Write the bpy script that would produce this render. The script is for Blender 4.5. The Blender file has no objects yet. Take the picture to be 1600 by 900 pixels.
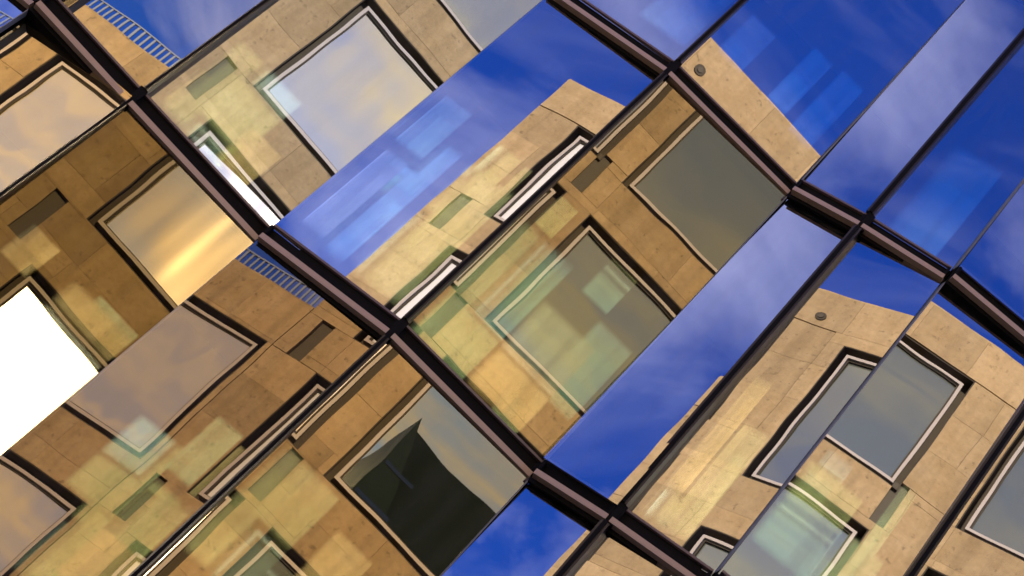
import bpy, math, random
from mathutils import Vector, Matrix
R = math.radians
random.seed(7)
scene = bpy.context.scene
col = scene.collection

# ------------------------------------------------------------------ camera
EYE = 1.6                      # eye height; facade heights below are given above the eye
PITCH, ROLL, LENS = R(35.0), R(45.498), 64.06
cam_data = bpy.data.cameras.new('camera')
cam = bpy.data.objects.new('camera', cam_data)
col.objects.link(cam)
cam_data.sensor_width = 36.0
cam_data.sensor_fit = 'HORIZONTAL'
cam_data.lens = LENS
cam_data.clip_end = 5000
fwd = Vector((0, math.cos(PITCH), math.sin(PITCH)))
r0 = Vector((1, 0, 0)); u0 = Vector((0, -math.sin(PITCH), math.cos(PITCH)))
cx = r0 * math.cos(ROLL) + u0 * math.sin(ROLL)
cy = -r0 * math.sin(ROLL) + u0 * math.cos(ROLL)
m = Matrix((cx, cy, -fwd)).transposed().to_4x4()
m.translation = (0, 0, EYE)
cam.matrix_world = m
scene.camera = cam

# ------------------------------------------------------------------ sky, sun, exposure
SUN_EL, SUN_AZ = R(24.0), R(0.0)       # azimuth from +Y towards +X
world = bpy.data.worlds.new('World'); scene.world = world; world.use_nodes = True
wt = world.node_tree; wt.nodes.clear()
def wn(t, **kw):
    n = wt.nodes.new(t)
    for k, v in kw.items(): setattr(n, k, v)
    return n
wout = wn('ShaderNodeOutputWorld'); bg = wn('ShaderNodeBackground'); bg.inputs['Strength'].default_value = 0.10
sky = wn('ShaderNodeTexSky', sky_type='NISHITA')
sky.sun_disc = False; sky.sun_elevation = SUN_EL; sky.sun_rotation = SUN_AZ
sky.altitude = 300; sky.air_density = 1.0; sky.dust_density = 0.6; sky.ozone_density = 3.0
hs = wn('ShaderNodeHueSaturation'); hs.inputs['Saturation'].default_value = 1.25; hs.inputs['Hue'].default_value = 0.515
grade = wn('ShaderNodeVectorMath', operation='MULTIPLY'); grade.inputs[1].default_value = (0.50, 0.83, 1.75)
tc = wn('ShaderNodeTexCoord'); sep = wn('ShaderNodeSeparateXYZ')
zz = wn('ShaderNodeMath', operation='MAXIMUM'); zz.inputs[1].default_value = 0.02
za = wn('ShaderNodeMath', operation='ADD'); za.inputs[1].default_value = 0.12
dx = wn('ShaderNodeMath', operation='DIVIDE'); dy = wn('ShaderNodeMath', operation='DIVIDE')
cmb = wn('ShaderNodeCombineXYZ'); cofs = wn('ShaderNodeVectorMath', operation='ADD'); cofs.inputs[1].default_value = (0.0, 0.0, 8.0)
n1 = wn('ShaderNodeTexNoise'); n1.inputs['Scale'].default_value = 2.1; n1.inputs['Detail'].default_value = 7; n1.inputs['Roughness'].default_value = 0.55; n1.inputs['Distortion'].default_value = 0.5
ramp = wn('ShaderNodeValToRGB'); ramp.color_ramp.elements[0].position = 0.44; ramp.color_ramp.elements[1].position = 0.74
ramp.color_ramp.elements[0].color = (0, 0, 0, 1); ramp.color_ramp.elements[1].color = (0.8, 0.8, 0.8, 1)
mixc = wn('ShaderNodeMix', data_type='RGBA')
cmap = wn('ShaderNodeMapping'); cmap.inputs['Rotation'].default_value = (0, 0, R(62)); cmap.inputs['Scale'].default_value = (3.0, 9.0, 1.0)
n2 = wn('ShaderNodeTexNoise'); n2.inputs['Scale'].default_value = 1.0; n2.inputs['Detail'].default_value = 5; n2.inputs['Roughness'].default_value = 0.5; n2.inputs['Distortion'].default_value = 1.2
ramp2 = wn('ShaderNodeValToRGB'); ramp2.color_ramp.elements[0].position = 0.46; ramp2.color_ramp.elements[1].position = 0.75
ramp2.color_ramp.elements[0].color = (0, 0, 0, 1); ramp2.color_ramp.elements[1].color = (0.55, 0.55, 0.55, 1)
csum = wn('ShaderNodeMath', operation='ADD', use_clamp=True)
sdir = wn('ShaderNodeVectorMath', operation='DOT_PRODUCT'); sdir.inputs[1].default_value = (math.sin(SUN_AZ) * math.cos(SUN_EL), math.cos(SUN_AZ) * math.cos(SUN_EL), math.sin(SUN_EL))
near = wn('ShaderNodeMapRange'); near.inputs['From Min'].default_value = 0.2; near.inputs['From Max'].default_value = 1.0
ccol = wn('ShaderNodeMix', data_type='RGBA'); ccol.inputs['A'].default_value = (7.5, 7.8, 12.0, 1); ccol.inputs['B'].default_value = (15.0, 11.2, 6.8, 1)
L = wt.links.new
L(tc.outputs['Generated'], sep.inputs[0]); L(sep.outputs['Z'], zz.inputs[0]); L(zz.outputs[0], za.inputs[0])
L(sep.outputs['X'], dx.inputs[0]); L(za.outputs[0], dx.inputs[1]); L(sep.outputs['Y'], dy.inputs[0]); L(za.outputs[0], dy.inputs[1])
L(dx.outputs[0], cmb.inputs[0]); L(dy.outputs[0], cmb.inputs[1]); L(cmb.outputs[0], cofs.inputs[0]); L(cofs.outputs[0], n1.inputs['Vector'])
L(n1.outputs['Fac'], ramp.inputs[0]); L(ramp.outputs['Color'], csum.inputs[0]); L(cofs.outputs[0], cmap.inputs['Vector']); L(cmap.outputs[0], n2.inputs['Vector']); L(n2.outputs['Fac'], ramp2.inputs[0])
soft = wn('ShaderNodeMapRange'); soft.inputs['From Min'].default_value = 0.1; soft.inputs['From Max'].default_value = 0.95; soft.inputs['To Min'].default_value = 0.2; soft.inputs['To Max'].default_value = 1.25
veil = wn('ShaderNodeMath', operation='MULTIPLY'); L(ramp2.outputs['Color'], veil.inputs[0]); L(soft.outputs[0], veil.inputs[1])
L(veil.outputs[0], csum.inputs[1]); L(csum.outputs[0], mixc.inputs['Factor'])
L(sky.outputs['Color'], hs.inputs['Color']); L(hs.outputs['Color'], grade.inputs[0]); L(grade.outputs[0], mixc.inputs['A'])
L(tc.outputs['Generated'], sdir.inputs[0]); L(sdir.outputs['Value'], near.inputs['Value']); L(sdir.outputs['Value'], soft.inputs['Value']); L(near.outputs[0], ccol.inputs['Factor']); L(ccol.outputs['Result'], mixc.inputs['B'])
L(mixc.outputs['Result'], bg.inputs['Color']); L(bg.outputs[0], wout.inputs['Surface'])

sd = bpy.data.lights.new('sun', 'SUN'); sd.energy = 4.0; sd.angle = R(0.53); sd.color = (1.0, 0.86, 0.68)
sun = bpy.data.objects.new('sun', sd); col.objects.link(sun)
to_sun = Vector((math.sin(SUN_AZ) * math.cos(SUN_EL), math.cos(SUN_AZ) * math.cos(SUN_EL), math.sin(SUN_EL)))
sun.rotation_euler = to_sun.to_track_quat('Z', 'Y').to_euler(); sun.location = (0, 0, 60)

vs = scene.view_settings
vs.view_transform = 'Standard'; vs.look = 'None'; vs.exposure = 1.0; vs.gamma = 1.0
cyc = scene.cycles
cyc.use_denoising = True
cyc.caustics_reflective = False; cyc.caustics_refractive = False
cyc.max_bounces = 10; cyc.glossy_bounces = 6; cyc.transparent_max_bounces = 12; cyc.diffuse_bounces = 3

# ------------------------------------------------------------------ materials
def mat(name):
    mt = bpy.data.materials.new(name); mt.use_nodes = True
    nt = mt.node_tree; nt.nodes.clear()
    out = nt.nodes.new('ShaderNodeOutputMaterial')
    return mt, nt, out
def node(nt, t, **kw):
    n = nt.nodes.new(t)
    for k, v in kw.items():
        if k in n.bl_rna.properties: setattr(n, k, v)
        else: n.inputs[k.replace('_', ' ')].default_value = v
    return n
def plain(name, c, rough=0.6, metallic=0.0, vary=0.12, scale=9.0, spec=0.4):
    mt, nt, out = mat(name)
    b = node(nt, 'ShaderNodeBsdfPrincipled', Roughness=rough, Metallic=metallic)
    b.inputs['Specular IOR Level'].default_value = spec
    g = node(nt, 'ShaderNodeNewGeometry'); n = node(nt, 'ShaderNodeTexNoise', Scale=scale, Detail=5.0)
    r = node(nt, 'ShaderNodeMapRange'); r.inputs['To Min'].default_value = 1 - vary; r.inputs['To Max'].default_value = 1 + vary
    mx = node(nt, 'ShaderNodeVectorMath', operation='SCALE'); mx.inputs[0].default_value = c[:3]
    k = nt.links.new
    k(g.outputs['Position'], n.inputs['Vector']); k(n.outputs['Fac'], r.inputs['Value']); k(r.outputs[0], mx.inputs['Scale'])
    k(mx.outputs[0], b.inputs['Base Color']); k(b.outputs[0], out.inputs['Surface'])
    return mt

def facade_glass():
    mt, nt, out = mat('coated_facade_glass'); k = nt.links.new
    oi = node(nt, 'ShaderNodeObjectInfo'); g = node(nt, 'ShaderNodeNewGeometry')
    n = node(nt, 'ShaderNodeTexNoise', Scale=1.5, Detail=1.0)
    bump = node(nt, 'ShaderNodeBump', Strength=1.0, Distance=0.0006)
    gl = node(nt, 'ShaderNodeBsdfGlossy', Roughness=0.004)
    tr = node(nt, 'ShaderNodeBsdfTransparent', Color=(0.93, 1.0, 0.95, 1))
    mx = node(nt, 'ShaderNodeMixShader'); mx.inputs[0].default_value = 0.52
    k(g.outputs['Position'], n.inputs['Vector']); k(n.outputs['Fac'], bump.inputs['Height']); k(bump.outputs[0], gl.inputs['Normal'])
    k(oi.outputs['Color'], gl.inputs['Color']); k(tr.outputs[0], mx.inputs[1]); k(gl.outputs[0], mx.inputs[2])
    mp = node(nt, 'ShaderNodeMapping'); mp.inputs['Scale'].default_value = (7, 7, 0.9); nd = node(nt, 'ShaderNodeTexNoise', Scale=1.0, Detail=6.0, Roughness=0.65)
    dr = node(nt, 'ShaderNodeMapRange'); dr.inputs['From Min'].default_value = 0.42; dr.inputs['From Max'].default_value = 0.75; dr.inputs['To Min'].default_value = 0.0; dr.inputs['To Max'].default_value = 0.08
    df = node(nt, 'ShaderNodeBsdfDiffuse', Color=(0.42, 0.38, 0.32, 1)); m2 = node(nt, 'ShaderNodeMixShader')
    k(g.outputs['Position'], mp.inputs['Vector']); k(mp.outputs[0], nd.inputs['Vector']); k(nd.outputs['Fac'], dr.inputs['Value']); k(dr.outputs[0], m2.inputs[0])
    k(mx.outputs[0], m2.inputs[1]); k(df.outputs[0], m2.inputs[2]); k(m2.outputs[0], out.inputs['Surface'])
    return mt
def clear_glass():
    mt, nt, out = mat('clear_glass_back')
    tr = node(nt, 'ShaderNodeBsdfTransparent', Color=(1, 1, 1, 1)); nt.links.new(tr.outputs[0], out.inputs['Surface'])
    return mt
def ghost_glass():
    # added reflector for ghost reflections, faded out towards the edges; object colour = its tint
    mt, nt, out = mat('ghost_reflector_glass'); k = nt.links.new
    oi = node(nt, 'ShaderNodeObjectInfo')
    gl = node(nt, 'ShaderNodeBsdfGlossy', Roughness=0.03); tr = node(nt, 'ShaderNodeBsdfTransparent', Color=(1, 1, 1, 1)); mx = node(nt, 'ShaderNodeMixShader')
    t = node(nt, 'ShaderNodeTexCoord'); sp = node(nt, 'ShaderNodeSeparateXYZ'); k(t.outputs['Generated'], sp.inputs[0])
    prev = None
    for ax, soft in (('X', .16), ('Z', .10)):
        for flip in (False, True):
            src = sp.outputs[ax]
            if flip:
                sb_ = node(nt, 'ShaderNodeMath', operation='SUBTRACT'); sb_.inputs[0].default_value = 1.0; k(src, sb_.inputs[1]); src = sb_.outputs[0]
            r_ = node(nt, 'ShaderNodeMapRange', interpolation_type='SMOOTHSTEP'); r_.inputs['From Min'].default_value = 0.0; r_.inputs['From Max'].default_value = soft if not (ax == 'X' and flip) else .05
            k(src, r_.inputs['Value'])
            if prev is None: prev = r_.outputs[0]
            else:
                ml = node(nt, 'ShaderNodeMath', operation='MULTIPLY'); k(prev, ml.inputs[0]); k(r_.outputs[0], ml.inputs[1]); prev = ml.outputs[0]
    mp = node(nt, 'ShaderNodeMapping'); mp.inputs['Scale'].default_value = (9.0, 9.0, 0.7); n = node(nt, 'ShaderNodeTexNoise', Scale=1.0, Detail=2.0)
    nr = node(nt, 'ShaderNodeMapRange'); nr.inputs['From Min'].default_value = 0.3; nr.inputs['From Max'].default_value = 0.6; nr.inputs['To Min'].default_value = 0.45; nr.inputs['To Max'].default_value = 1.0
    g = node(nt, 'ShaderNodeNewGeometry'); k(g.outputs['Position'], mp.inputs['Vector']); k(mp.outputs[0], n.inputs['Vector']); k(n.outputs['Fac'], nr.inputs['Value'])
    ml = node(nt, 'ShaderNodeMath', operation='MULTIPLY'); k(prev, ml.inputs[0]); k(nr.outputs[0], ml.inputs[1]); k(ml.outputs[0], mx.inputs[0])
    k(oi.outputs['Color'], gl.inputs['Color']); k(tr.outputs[0], mx.inputs[1]); k(gl.outputs[0], mx.inputs[2]); k(mx.outputs[0], out.inputs['Surface'])
    return mt
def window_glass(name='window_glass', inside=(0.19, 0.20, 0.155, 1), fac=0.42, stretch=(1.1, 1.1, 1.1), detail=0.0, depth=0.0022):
    # object colour = reflection tint, its alpha = roughness of that pane
    mt, nt, out = mat(name); k = nt.links.new
    oi = node(nt, 'ShaderNodeObjectInfo'); g = node(nt, 'ShaderNodeNewGeometry')
    mp = node(nt, 'ShaderNodeMapping'); mp.inputs['Scale'].default_value = stretch
    n = node(nt, 'ShaderNodeTexNoise', Scale=1.0, Detail=detail)
    bump = node(nt, 'ShaderNodeBump', Strength=1.0, Distance=depth)
    gl = node(nt, 'ShaderNodeBsdfGlossy')
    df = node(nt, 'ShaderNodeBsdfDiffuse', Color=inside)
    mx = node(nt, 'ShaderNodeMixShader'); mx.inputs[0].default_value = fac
    k(g.outputs['Position'], mp.inputs['Vector']); k(mp.outputs[0], n.inputs['Vector']); k(n.outputs['Fac'], bump.inputs['Height']); k(bump.outputs[0], gl.inputs['Normal'])
    k(oi.outputs['Color'], gl.inputs['Color']); k(oi.outputs['Alpha'], gl.inputs['Roughness'])
    k(df.outputs[0], mx.inputs[1]); k(gl.outputs[0], mx.inputs[2]); k(mx.outputs[0], out.inputs['Surface'])
    return mt
def travertine():
    mt, nt, out = mat('travertine'); k = nt.links.new
    b = node(nt, 'ShaderNodeBsdfPrincipled', Roughness=0.75); b.inputs['Specular IOR Level'].default_value = 0.25
    g = node(nt, 'ShaderNodeNewGeometry'); oi = node(nt, 'ShaderNodeObjectInfo')
    mp = node(nt, 'ShaderNodeMapping'); mp.inputs['Scale'].default_value = (1.0, 1.0, 1.6)
    off = node(nt, 'ShaderNodeVectorMath', operation='SCALE'); off.inputs[0].default_value = (13.0, 7.0, 29.0)
    add = node(nt, 'ShaderNodeVectorMath', operation='ADD')
    n1 = node(nt, 'ShaderNodeTexNoise', Scale=1.3, Detail=8.0, Roughness=0.62)
    n2 = node(nt, 'ShaderNodeTexNoise', Scale=9.0, Detail=4.0, Roughness=0.7)
    n3 = node(nt, 'ShaderNodeTexNoise', Scale=8.0, Detail=3.0)
    rp = node(nt, 'ShaderNodeValToRGB')
    e = rp.color_ramp.elements; e[0].position = 0.22; e[0].color = (0.375, 0.25, 0.108, 1); e[1].position = 0.80; e[1].color = (0.51, 0.37, 0.19, 1)
    tone = node(nt, 'ShaderNodeMapRange'); tone.inputs['To Min'].default_value = 0.82; tone.inputs['To Max'].default_value = 1.12
    sc = node(nt, 'ShaderNodeVectorMath', operation='SCALE')
    pit = node(nt, 'ShaderNodeMapRange'); pit.inputs['From Min'].default_value = 0.26; pit.inputs['From Max'].default_value = 0.38; pit.inputs['To Min'].default_value = 0.6; pit.inputs['To Max'].default_value = 1.0
    sc2 = node(nt, 'ShaderNodeVectorMath', operation='SCALE')
    bump = node(nt, 'ShaderNodeBump', Strength=0.5, Distance=0.01)
    k(oi.outputs['Random'], off.inputs['Scale']); k(g.outputs['Position'], add.inputs[0]); k(off.outputs[0], add.inputs[1])
    k(add.outputs[0], mp.inputs['Vector']); k(mp.outputs[0], n1.inputs['Vector']); k(add.outputs[0], n2.inputs['Vector']); k(add.outputs[0], n3.inputs['Vector'])
    k(n1.outputs['Fac'], rp.inputs[0]); k(oi.outputs['Random'], tone.inputs['Value']); k(rp.outputs[0], sc.inputs[0]); k(tone.outputs[0], sc.inputs['Scale'])
    gr = node(nt, 'ShaderNodeMapRange'); gr.inputs['To Min'].default_value = 0.72; gr.inputs['To Max'].default_value = 1.28
    sc3 = node(nt, 'ShaderNodeVectorMath', operation='SCALE'); n4 = node(nt, 'ShaderNodeTexNoise', Scale=1.0, Detail=4.0)
    mp4 = node(nt, 'ShaderNodeMapping'); mp4.inputs['Scale'].default_value = (3.2, 3.2, 0.22)
    stn = node(nt, 'ShaderNodeMapRange'); stn.inputs['From Min'].default_value = 0.32; stn.inputs['From Max'].default_value = 0.55; stn.inputs['To Min'].default_value = 0.78; stn.inputs['To Max'].default_value = 1.0
    sc4 = node(nt, 'ShaderNodeVectorMath', operation='SCALE')
    k(g.outputs['Position'], mp4.inputs['Vector']); k(mp4.outputs[0], n4.inputs['Vector']); k(n4.outputs['Fac'], stn.inputs['Value'])
    k(n2.outputs['Fac'], gr.inputs['Value']); k(sc.outputs[0], sc3.inputs[0]); k(gr.outputs[0], sc3.inputs['Scale']); k(sc3.outputs[0], sc4.inputs[0]); k(stn.outputs[0], sc4.inputs['Scale'])
    k(n3.outputs['Fac'], pit.inputs['Value']); k(sc4.outputs[0], sc2.inputs[0]); k(pit.outputs[0], sc2.inputs['Scale'])
    k(sc2.outputs[0], b.inputs['Base Color']); k(n2.outputs['Fac'], bump.inputs['Height']); k(bump.outputs[0], b.inputs['Normal'])
    k(b.outputs[0], out.inputs['Surface'])
    return mt

M = dict(
    glass=facade_glass(), clear=clear_glass(), inner=ghost_glass(), wglass=window_glass(), cglass=window_glass('cloud_tinted_window_glass', (0.42, 0.36, 0.25, 1), 0.72, (1.5, 1.5, 0.38), 0.6, 0.009), sglass=window_glass('cloud_cream_glass', (0.62, 0.52, 0.33, 1), 0.45, (1.5, 1.5, 0.38), 0.6, 0.009), ngl=window_glass('dark_window_glass', (0.03, 0.035, 0.025, 1), 0.75, (1.1, 1.1, 1.1), 0.0, 0.0012), stone=travertine(),  # cglass, sglass: cream inside colour paints in the reflection of golden cloud
    rail=plain('bronze_rail', (0.60, 0.425, 0.29), 0.38, 0.0, 0.10, 14),
    bar=plain('brown_rail', (0.20, 0.14, 0.125), 0.4, 0.0, 0.10, 14),
    black=plain('black_gasket', (0.012, 0.011, 0.011), 0.6, 0.0, 0.2, 20, 0.05),
    fin=plain('dark_fin', (0.030, 0.022, 0.019), 0.35, 0.0, 0.25, 12),
    seal=plain('grey_sealant', (0.30, 0.30, 0.29), 0.6),
    core=plain('dark_interior', (0.02, 0.021, 0.02), 0.8, 0.0, 0.3, 2, 0.1),
    bronze=plain('dark_bronze_reveal', (0.060, 0.046, 0.027), 0.6, 0.0, 0.25, 3, 0.2),
    frame=plain('pale_frame', (0.45, 0.385, 0.32), 0.5, 0.0, 0.08, 5),
    blind=plain('white_blind', (0.75, 0.73, 0.69), 0.8, 0.0, 0.05, 3),
    vent=plain('olive_vent', (0.062, 0.047, 0.02), 0.6, 0.0, 0.2, 6),
    mortar=plain('joint_mortar', (0.22, 0.155, 0.085), 0.9, 0.0, 0.2, 4, 0.1),
    steel=plain('galvanised_railing', (0.20, 0.24, 0.33), 0.4, 0.3, 0.1, 8),
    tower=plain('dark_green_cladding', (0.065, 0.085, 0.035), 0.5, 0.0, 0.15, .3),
    tower_lit=plain('lit_face_green', (0.15, 0.18, 0.085), 0.5, 0.0, 0.15, .3),  # the tower's lit left face, put into a lighter green
    asphalt=plain('asphalt', (0.05, 0.05, 0.052), 0.9, 0.0, 0.25, 3, 0.2),
    paving=plain('paving', (0.26, 0.25, 0.235), 0.85, 0.0, 0.15, 1.2, 0.2),
    kerb=plain('kerb_stone', (0.33, 0.32, 0.30), 0.8),
    ground=plain('ground', (0.16, 0.15, 0.13), 0.95, 0.0, 0.2, 0.2, 0.1),
    line=plain('road_paint', (0.75, 0.75, 0.72), 0.7),
    roofing=plain('roof_gravel', (0.22, 0.21, 0.2), 0.95),
)

# ------------------------------------------------------------------ mesh helpers
CUBE = [(0,0,0),(1,0,0),(1,1,0),(0,1,0),(0,0,1),(1,0,1),(1,1,1),(0,1,1)]
FACES = [(0,3,2,1),(4,5,6,7),(0,1,5,4),(1,2,6,5),(2,3,7,6),(3,0,4,7)]
def mesh(name, verts, faces, *mats):
    me = bpy.data.meshes.new(name); me.from_pydata([tuple(v) for v in verts], [], faces); me.update()
    for mt in mats: me.materials.append(mt)
    return me
def link(name, me, parent=None):
    o = bpy.data.objects.new(name, me); col.objects.link(o)
    if parent is not None: o.parent = parent
    return o
def empty(name, loc=(0, 0, 0), rz=0.0):
    o = bpy.data.objects.new(name, None); col.objects.link(o); o.location = loc; o.rotation_euler = (0, 0, rz); return o
def tag(o, label=None, cat=None, kind=None, group=None):
    if label: o['label'] = label
    if cat: o['category'] = cat
    if kind: o['kind'] = kind
    if group: o['group'] = group
    return o
class MB:
    def __init__(s): s.v = []; s.f = []
    def box(s, a, b):
        i = len(s.v)
        for c in CUBE: s.v.append(tuple(a[j] + (b[j] - a[j]) * c[j] for j in range(3)))
        s.f += [tuple(q + i for q in f) for f in FACES]; return s
    def prism(s, pts, z0, z1):           # plan polygon, counter-clockwise
        i = len(s.v); n = len(pts)
        s.v += [(p[0], p[1], z0) for p in pts] + [(p[0], p[1], z1) for p in pts]
        s.f += [tuple(i + n - 1 - j for j in range(n)), tuple(i + n + j for j in range(n))]
        s.f += [(i + j, i + (j + 1) % n, i + n + (j + 1) % n, i + n + j) for j in range(n)]; return s
    def poly(s, pts, y0, y1):            # x-z polygon extruded along y
        i = len(s.v); n = len(pts)
        s.v += [(p[0], y0, p[1]) for p in pts] + [(p[0], y1, p[1]) for p in pts]
        s.f += [tuple(i + j for j in range(n)), tuple(i + n + n - 1 - j for j in range(n))]
        s.f += [(i + (j + 1) % n, i + j, i + n + j, i + n + (j + 1) % n) for j in range(n)]; return s
    def build(s, name, mt, parent=None): return link(name, mesh(name, s.v, s.f, mt), parent)

# ------------------------------------------------------------------ setting
g = link('ground', mesh('ground', [(-1500,-1500,-.02),(1500,-1500,-.02),(1500,1500,-.02),(-1500,1500,-.02)], [(0,1,2,3)], M['ground'])); tag(g, kind='structure')
o = MB().box((-120, -2.6, -.016), (120, 8.4, -.004)).build('road', M['asphalt']); tag(o, kind='structure')
for nm, y0, y1, yk in (('pavement', -4.6, -2.75, -2.75), ('pavement', 8.55, 13.0, 8.40)):
    o = MB().box((-120, y0, -.015), (120, y1, .12)).build(nm, M['paving']); tag(o, kind='structure')
    k = MB().box((-120, yk, -.015), (120, yk + .15, .125)).build('kerb', M['kerb'], o)
for i in range(-10, 11):
    o = MB().box((i * 6 - 1.5, 2.84, -.003), (i * 6 + 1.5, 2.96, .002)).build('road_marking', M['line']); tag(o, kind='structure')

# ------------------------------------------------------------------ glass building
HA, HS = 7.04, 3.8016
P = {-3: (-7.45, 12.55), -2: (-6.15, 12.35), -1: (-5.20, 12.12), 0: (-4.017, 11.84), 1: (-3.013, 11.856), 2: (-1.598, 11.902), 3: (-0.379, 11.515),
     4: (1.086, 11.468), 5: (1.688, 11.147), 6: (2.464, 10.848), 7: (3.564, 10.648), 8: (4.864, 10.248), 9: (6.2, 10.02), 10: (7.5, 9.6)}
def ends(k):
    a, b = P[k], P[k + 1]
    return (Vector((a[0], a[1] - (.05 if k % 2 == 0 else 0), 0)), Vector((b[0], b[1] + (.03 if k % 2 else 0), 0)))
ROWS = {'g': (HA - 2 * HS, HA - HS), 'l': (HA - HS, HA), 'm': (HA, HA + HS), 'u': (HA + HS, HA + 2 * HS)}
# how far each pane sits out of true (turn, lean) in degrees
OFF = {(1,'l'):(-1.14,-2.09),(1,'m'):(-.99,-1.59),(2,'l'):(1.05,-.03),(2,'m'):(1.15,.16),(3,'l'):(-.97,-1.54),(3,'m'):(-.99,-1.38),(3,'u'):(.2,-1.14),
       (4,'l'):(.42,2.4),(4,'m'):(.42,2.4),(4,'u'):(0,-1.2),(5,'u'):(0,.8),(6,'u'):(0,1.6),(7,'u'):(0,1.6),(2,'u'):(.5,.8),(5,'m'):(-3.75,-.28),(5,'l'):(-3.75,-.28),(6,'m'):(-1.98,1.1),(6,'l'):(-1.98,1.1),(7,'m'):(-2.07,.54),(7,'l'):(-2.07,.54),
       (0,'l'):(-13.0,-1.5),(0,'m'):(-13.0,-1.5)}
# per-pane tint: brightness and warmth of the mirrored view put into the colour
TINT = {(0,'l'):(.98,.80,.50),(0,'m'):(.90,.80,.62),(1,'l'):(.34,.265,.135),(1,'m'):(.70,.75,.84),(2,'l'):(.50,.40,.28),(3,'l'):(.60,.48,.30),(3,'m'):(.61,.52,.36)}
PANE_LABEL = {(1,'m'):'pane mirroring a large stone-framed window', (2,'m'):'pane mirroring blue sky beside a stone corner', (4,'m'):'narrow pane mirroring blue sky',
              (1,'l'):'brown-toned pane mirroring two bright windows', (3,'m'):'pane mirroring a tall grey-green window', (3,'u'):'pane mirroring a stone roofline under deep blue sky',
              (4,'u'):'pane mirroring pale lilac cloud', (5,'m'):'pane mirroring sunlit stone and a narrow window'}
gb = empty('glass_building', (0, 11.5, 0))
tag(gb, 'folded mirror-glass office facade with dark bronze mullions reflecting a stone building', 'building')
def under(o):                       # coordinates stay world ones
    o.parent = gb; o.matrix_parent_inverse = Matrix.Translation((0, -11.5, 0)); return o
front, back = M['glass'], M['clear']
KS = range(-3, 10)
for k in KS:
    a, b = ends(k); t = (b - a); W = t.length; t.normalize(); n0 = Vector((t.y, -t.x, 0)); c = (a + b) / 2
    for row, (z0, z1) in ROWS.items():
        dn, tl = OFF.get((k, row), (random.uniform(-.8, .8), random.uniform(-.8, .8)))
        n = Matrix.Rotation(R(dn), 3, 'Z') @ n0
        n = n * math.cos(R(tl)) + Vector((0, 0, math.sin(R(tl))))
        tx = Vector((-n.y, n.x, 0)).normalized(); up = n.cross(tx)
        if up.z < 0: up = -up
        w2, h2, th = W / 2 - .004, (z1 - z0) / 2 + (-.02 if k == 4 and row in 'lm' else -.05), .012
        v = []
        for d in (0, -th):
            for sx, sz in ((-1, -1), (1, -1), (1, 1), (-1, 1)): v.append(tx * sx * w2 + up * sz * h2 + n * d)
        fs = [(0, 1, 2, 3), (7, 6, 5, 4), (0, 4, 5, 1), (1, 5, 6, 2), (2, 6, 7, 3), (3, 7, 4, 0)]
        me = mesh('glass_pane', v, fs, front, back)
        # the outward face carries the coating
        for p_ in me.polygons: p_.material_index = 0 if p_.index == 0 else 1
        o = under(link('glass_pane', me)); o.location = (c.x, c.y, (z0 + z1) / 2 + EYE)
        setback = max(0, W / 2 * abs(math.sin(R(dn))) + 1.85 * abs(math.sin(R(tl))) - .055) if k != 4 else (-.03 if row in 'lm' else 0)
        if k == 0: setback = min(setback, .07)
        o.location = o.location - n * setback
        tc_ = TINT.get((k, row), (.88, .86, .84)); o.color = (*tc_, 1)
        if (k, row) in PANE_LABEL: o['label'] = PANE_LABEL[(k, row)]
# transoms: one per bay and level; two proud rails with a dark channel between
TR = [HA - HS, HA, HA + HS, HA + 2 * HS]
def strip(a, b, n, y0, y1, z0, z1, ext0=0., ext1=0.):
    t = (b - a).normalized(); a = a - t * ext0; b = b + t * ext1
    p = [a + n * y1, b + n * y1, b + n * y0, a + n * y0]
    return MB().prism([(q.x, q.y) for q in p], z0, z1)
for k in KS:
    a, b = ends(k); t = (b - a).normalized(); n = Vector((t.y, -t.x, 0))
    for h in TR:
        z = h + EYE
        tr = under(strip(a, b, n, -.02 if k == 4 else -.10, .012, z - .150, z + .100).build('transom', M['black']))
        strip(a, b, n, .0121, .075, z - .112, z - .062, -.012, -.012).build('lower_rail', M['rail'], tr)
        strip(a, b, n, .0121, .040, z + .070, z + .090, -.012, -.012).build('upper_rail', M['bar'], tr)
        for e_, s_ in ((a, 1), (b, -1)):         # end brackets of the rails
            q = e_ + t * (.022 * s_)
            strip(q - t * .012, q + t * .012, n, .0121, .07, z - .05, z + .045).build('bracket', M['black'], tr)
# mullions on every other line, sealed joints between
ZB, ZT = -EYE + .12, HA + 2 * HS + .1
for k in range(-3, 11):
    x, y = P[k]
    if k % 2:
        a0 = ends(k - 1)[0] if k - 1 >= -3 else Vector((x - 1, y, 0)); b0 = ends(k)[1] if k <= 9 else Vector((x + 1, y, 0))
        t = (b0 - a0).normalized(); n = Vector((t.y, -t.x, 0)); c = Vector((x, y, 0))
        for i, (z0, z1) in enumerate([(ZB, TR[0] - .13)] + [(TR[j] + .09, TR[j + 1] - .13) for j in range(3)]):
            w = .019 if k == 1 else (.026 if k < 5 else .036)
            mu = under(strip(c - t * w, c + t * w, n, -.06, .075, z0 + EYE, z1 + EYE).build('mullion', M['fin']))
            strip(c - t * w * .45, c + t * w * .45, n, .0751, .088, z0 + EYE, z1 + EYE).build('pressure_cap', M['black'], mu)
        for z in TR: under(MB().prism([(x - .035, y - .07), (x + .035, y - .07), (x + .035, y + .1), (x - .035, y + .1)], z + EYE - .13, z + EYE + .09).build('mullion_joint', M['black']))
    else:
        for i, (z0, z1) in enumerate([(ZB, TR[0] - .13)] + [(TR[j] + .09, TR[j + 1] - .13) for j in range(3)]):
            under(MB().box((x - .004, y - .048, z0 + EYE), (x + .003, y + .04, z1 + EYE)).build('sealed_joint', M['seal']))
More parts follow.
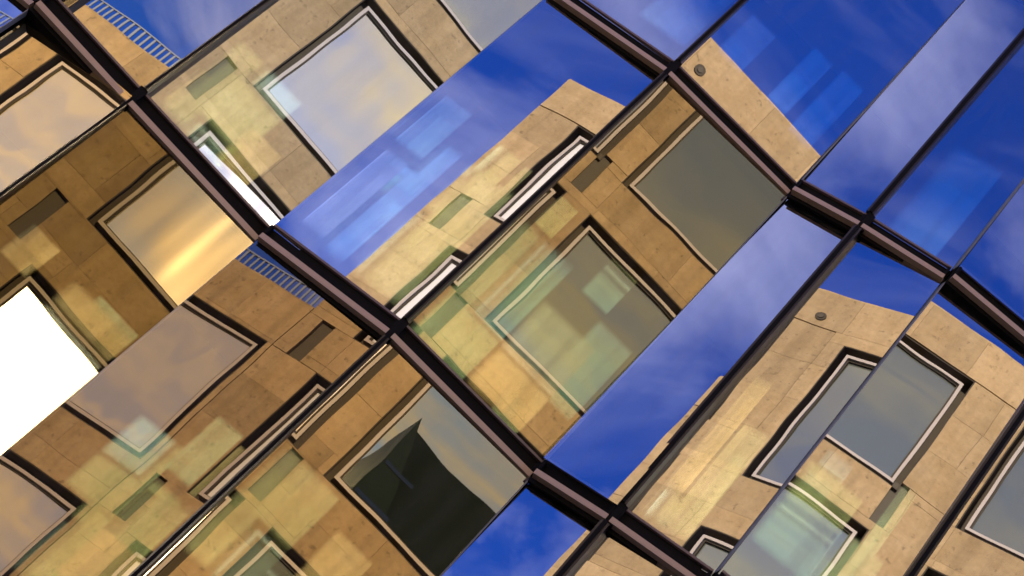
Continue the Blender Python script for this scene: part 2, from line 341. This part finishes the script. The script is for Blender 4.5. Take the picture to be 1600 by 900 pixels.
# added reflectors imitating ghost reflections, a hand's breadth behind the outer glass: (bay, row, from, to, bottom, top)
GHOSTS = [(2,'m',-.04,.33,8.56,9.3),(2,'m',-.01,.28,7.38,8.51),(2,'m',.66,.9,8.39,9.24),(2,'m',.71,.97,7.32,8.01),(2,'m',.94,1.02,8.62,9.23),(2,'m',.95,1.04,7.35,7.94),
 (3,'m',.06,.38,7.22,7.87),(3,'m',.11,.32,8.75,9.16),(3,'m',.76,1.06,8.62,9.09),(3,'m',1.03,1.42,7.66,8.58),(3,'m',.9,1.19,7.08,7.54),(3,'u',.12,.44,11.6,12.28),(3,'u',.74,.99,11.62,12.57),(3,'u',1.07,1.36,11.56,12.64),
 (1,'l',.26,.55,5.45,5.81),(1,'l',.95,1.38,5.51,5.81),(2,'l',.76,1.01,5.1,5.7),(2,'l',.78,1.19,4.03,4.52),(2,'l',.6,.76,4.78,4.96),(2,'l',1.02,1.07,5.08,5.65),(3,'l',.06,.38,5.01,5.64),(3,'l',.72,1.08,5.07,5.66),
 (5,'m',.11,.26,7.6,9.01),(6,'m',.71,.85,7.71,8.99),(6,'m',.09,.34,7.76,8.8),(5,'u',.12,.63,11.0,12.56),(2,'u',.59,1.13,11.37,12.34),(1,'m',.02,.27,7.37,7.85),(1,'m',.67,1.03,7.26,7.75),(3,'m',.02,.62,7.16,8.75),(3,'m',.60,1.20,7.25,8.35),(2,'l',.35,.80,4.55,5.35),(2,'l',.55,1.15,3.85,5.05),
 (3,'l',.02,.60,4.75,5.9),(3,'l',.45,1.1,4.5,5.2),(1,'l',.75,1.38,4.9,5.75),(2,'m',.62,1.08,7.3,8.9),(6,'m',.02,.55,7.6,8.6),(6,'m',.45,.95,7.3,8.3),(5,'m',.05,.5,7.3,8.6),(1,'m',.05,.8,7.3,8.3),(2,'m',.02,.5,7.35,9.0)]
for k, row, s0, s1, z0, z1 in GHOSTS:
    a, b = ends(k); t = (b - a).normalized(); n = Vector((t.y, -t.x, 0))
    c = a + t * (s0 + s1) / 2 - n * (.13 + .018 * (GHOSTS.index((k, row, s0, s1, z0, z1)) % 7)); dn, tl = OFF.get((k, row), (0, 0))
    o = under(strip(-t * (s1 - s0) / 2, t * (s1 - s0) / 2, n, -.012, 0, -(z1 - z0) / 2, (z1 - z0) / 2).build('ghost_reflector', M['inner']))
    o.location = (c.x, c.y, (z0 + z1) / 2 + EYE); o.rotation_euler = (Matrix.Rotation(R(dn + (2.2 if k == 2 and s0 > .6 else random.uniform(-.5, .7))), 3, 'Z') @ Matrix.Rotation(R(tl + random.uniform(-.3, .5)), 3, n.cross(Vector((0, 0, 1))))).to_euler()
    o.color = (*random.choice(((.72, 1.0, .74), (.62, .98, .88), (1.0, .97, .72), (.80, 1.0, .80))), 1)
# dark rooms behind: back wall, floor slabs, roof, returns
left, right = P[-3], P[10]
for i, h in enumerate([0.0] + [z + EYE for z in TR]):
    pts = [(P[k][0], P[k][1] + .12) for k in range(-3, 11)] + [(right[0], 24.0), (left[0], 24.0)]
    z1 = h + .05 if i < 4 else h + .12
    under(MB().prism(pts, h - (.10 if i else -.02), z1).build('floor_slab' if i < 4 else 'roof_slab', M['core'] if i < 4 else M['roofing']))
under(MB().box((left[0], 13.6, .2), (right[0], 13.7, TR[3] + EYE - .15)).build('back_wall', M['core']))
for x, y in (left, right): under(MB().box((x - .1, y + .02, 0.13), (x + .1, 24.0, TR[3] + EYE + .1)).build('end_wall', M['rail']))
under(MB().box((left[0] + .1, 23.9, .13), (right[0] - .1, 24.0, TR[3] + EYE)).build('rear_wall', M['rail']))

# ------------------------------------------------------------------ stone building across the street
BETA = R(-3.71)
sb = empty('stone_building', (0, -4.0, 0), BETA)
tag(sb, 'travertine-clad building with deep dark-lined windows, seen mirrored in the glass panes', 'building')
X0, XE, X1 = -19.0, -10.751, 14.6
ROOF, WING = 25.70, 17.10
RB = [(21.401, 24.472), (17.147, 20.056), (12.692, 15.813), (8.2, 11.188), (3.9, 6.9)]
wins = []
for xl in (-4.515, -0.704, 4.3, 7.7, 11.1):
    for z in RB: wins.append((xl, xl + 2.941, *z))
for z in RB: wins.append((-9.621, -9.22, *z))
for z in ((20.372, 24.162), (14.9, 18.618), (9.8, 13.2), (3.9, 7.6)): wins.append((-7.593, -6.40, *z))
for xl in (-13.95, -17.75):
    for z in RB[2:]: wins.append((xl, xl + 2.941, *z))
slots = [(xl - .82, xl - .54, z[0] + 3.25, z[0] + 4.32) for xl in (-4.515, -0.704, 3.08, 6.88, 10.68, -9.621) for z in RB[1:]]
GAP = .14
opens = [(a - GAP, b + GAP, c - GAP, d + GAP) for a, b, c, d in wins] + slots
# wall body behind the cladding
wall = MB().box((XE, -14.0, .13), (X1, -.44, ROOF + EYE - .05)).build('wall', M['mortar'], sb)
wing = MB().box((X0, -13.0, .13), (XE - .01, -.44, WING + EYE - .05)).build('wing_wall', M['mortar'], sb)
# travertine slabs, cut round the openings
def cut(rect, holes):
    out = [rect]
    for h in holes:
        nxt = []
        for r in out:
            if h[0] >= r[1] or h[1] <= r[0] or h[2] >= r[3] or h[3] <= r[2]: nxt.append(r); continue
            if h[2] > r[2]: nxt.append((r[0], r[1], r[2], h[2]))
            if h[3] < r[3]: nxt.append((r[0], r[1], h[3], r[3]))
            zb, zt = max(r[2], h[2]), min(r[3], h[3])
            if h[0] > r[0]: nxt.append((r[0], h[0], zb, zt))
            if h[1] < r[1]: nxt.append((h[1], r[1], zb, zt))
        out = nxt
    return [r for r in out if r[1] - r[0] > .03 and r[3] - r[2] > .03]
SH = 4.245 / 4
def courses(x0, x1, top):
    res = []; z1 = top; j = 0
    while z1 > -EYE + .3:
        z0 = max(z1 - SH, -EYE + .14); x = x0
        w = random.choice((1.5, 1.05, .75))
        while x < x1 - .05:
            xe = min(x + w, x1)
            if x1 - xe < .3: xe = x1
            res += cut((x, xe, z0, z1), opens); x = xe; w = random.choice((1.27, 1.6, 1.9))
        z1 = z0; j += 1
    return res
slab_me = mesh('slab', CUBE, FACES, M['stone'])
def seen(r):
    cx_, cz = (r[0] + r[1]) / 2, (r[2] + r[3]) / 2
    return (-6.2 < cx_ < 3.2 and cz > 8.5) or (-9.3 < cx_ < -6.2 and cz > 15.5) or (-10.8 < cx_ <= -9.3 and cz > 11.5) or (-14.2 < cx_ <= -10.8 and cz > 9.5)
for parent, rects in ((wall, courses(XE, X1, ROOF)), (wing, courses(X0, XE - .012, WING))):
    rest = MB(); cnt = 0
    for r in rects:
        j = .0025; d = random.uniform(0, .005)
        A_ = (r[0] + j, -.46, r[2] + j + EYE); B_ = (r[1] - j, -d, r[3] - j + EYE)
        if seen(r) and cnt < 300:
            o = link('slab', slab_me, parent); o.location = A_; o.scale = tuple(B_[i] - A_[i] for i in range(3)); cnt += 1
        else: rest.box(A_, B_)
    o = rest.build('slab_field', M['stone'], parent); o['kind'] = 'stuff'
# main block's flank towards the wing, copings
MB().box((XE - .012, -14.0, WING + EYE + .02), (XE - .002, -.35, ROOF + EYE - .06)).build('flank_cladding', M['stone'], sb)
MB().box((XE + .01, -.36, ROOF + EYE + .002), (X1, -.015, ROOF + EYE + .05)).build('coping', M['stone'], sb)
MB().box((X0, -.36, WING + EYE + .002), (XE - .02, -.015, WING + EYE + .04)).build('coping', M['stone'], sb)
# windows
def ring(x0, x1, z0, z1, w, y0, y1):
    return MB().box((x0, y0, z0), (x1, y1, z0 + w)).box((x0, y0, z1 - w), (x1, y1, z1)).box((x0, y0, z0 + w), (x0 + w, y1, z1 - w)).box((x1 - w, y0, z0 + w), (x1, y1, z1 - w))
W3 = (-4.515, 8.2); W2 = (-4.515, 12.692)
for i, (x0, x1, z0, z1) in enumerate(wins):
    z0 += EYE; z1 += EYE
    wo = MB().box((x0 - GAP + .002, -.45, z0 - GAP + .002), (x1 + GAP - .002, -.27, z1 + GAP - .002)).build('window', M['bronze'], sb)
    ring(x0 - GAP, x1 + GAP, z0 - GAP, z1 + GAP, .02, -.2695, -.012).build('reveal', M['bronze'], wo)
    ring(x0, x1, z0, z1, .065, -.2695, -.075).build('frame', M['frame'], wo)
    ring(x0 + .07, x1 - .07, z0 + .07, z1 - .07, .03, -.2695, -.12).build('bead', M['bronze'], wo)
    narrow = x1 - x0 < 1.0
    c = Vector(((x0 + x1) / 2, -.155, (z0 + z1) / 2)); w2, h2 = (x1 - x0) / 2 - .10, (z1 - z0) / 2 - .10
    pane = MB().box((-w2, -.006, -h2), (w2, .006, h2)).build('pane', M['blind'] if narrow else M['sglass'] if x1 < XE else M['cglass'] if abs(x0 + 4.515) < .01 else M['ngl'] if abs(x0 + .704) < .01 and 14 < z0 < 15 else M['wglass'], wo)
    pane.location = c
    key = (round(x0, 3), round(z0 - EYE, 3))
    pane.rotation_euler = (R(random.uniform(-.5, .5)), 0, R(random.uniform(-.6, .6)))
    pane.color = random.choice(((.52, .54, .40, .015), (.58, .57, .38, .02), (.48, .53, .42, .02)))
    if key == W3: pane.rotation_euler = (R(3.0), 0, R(-1.8)); pane.color = (.9, .9, .88, .30)
    if x1 < XE: pane.color = (.95, .90, .62, .02)
    if key == (-4.515, 17.147): pane.color = (.80, .79, .62, .04)
    if abs(x0 + .704) < .01 and z0 > 17: pane.color = (.50, .50, .30, .015) if z0 > 21 else (.42, .49, .42, .015)
    if key == (-.704, 12.692): pane.rotation_euler = (0, 0, 0); pane.color = (.70, .74, .56, .008)
    if key == W2: pane.color = (.95, .84, .64, .08); pane.rotation_euler = (R(-.6), 0, R(4.2))
for x0, x1, z0, z1 in slots:
    so = MB().box((x0, -.45, z0 + EYE), (x1, -.09, z1 + EYE)).build('vent', M['vent'], sb)
    MB().box((x0 + .012, -.0895, z0 + EYE + .012), (x1 - .012, -.075, z1 + EYE - .012)).build('cover_plate', M['vent'], so)
def disc(x, z, r, y0, y1, name, mt, parent, seg=20):
    return MB().poly([(x - r * math.cos(2 * math.pi * j / seg), z + r * math.sin(2 * math.pi * j / seg)) for j in range(seg)][::-1], y1, y0).build(name, mt, parent)
for x, z in ((-8.62, 24.93), (-.72, 24.9), (6.9, 24.9)):
    d = disc(x, z + EYE, .12, -.40, .02, 'round_outlet', M['bronze'], sb); disc(x, z + EYE, .06, .021, .035, 'outlet_hub', M['vent'], d)
# railing on the wing roof
zr = WING + EYE + .04
rail = MB().box((X0 + .1, -.20, zr + .40), (XE - .1, -.16, zr + .43)).build('roof_railing', M['steel'], sb)
pk = mesh('picket', MB().box((-.022, -.012, 0), (.022, .012, .4)).v, FACES, M['steel'])
x = X0 + .12
while x < XE - .1:
    o = link('picket', pk, rail); o.location = (x, -.18, zr + .001); x += .13

# ------------------------------------------------------------------ green tower beyond the glass building
tw = empty('green_tower', (14, 66, 0)); tag(tw, 'dark green office tower mirrored in a window of the stone building', 'building')
def tw_part(mb, name, mt):
    o = mb.build(name, mt); o.parent = tw; o.matrix_parent_inverse = Matrix.Translation((-14, -66, 0)); return o
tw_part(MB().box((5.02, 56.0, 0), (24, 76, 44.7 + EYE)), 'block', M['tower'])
tw_part(MB().poly([(5.0, 0), (12.0, 0), (7.2, 40.5), (4.98, 44.5 + EYE)], 54.0, 55.99), 'wedge', M['tower_lit'])
for j in range(10):
    z = 22 + j * 2.3
    tw_part(MB().box((5.1, 53.9, z), (min(11.5, 12 - z * .115), 53.99, z + .25)), 'ledge', M['steel'])
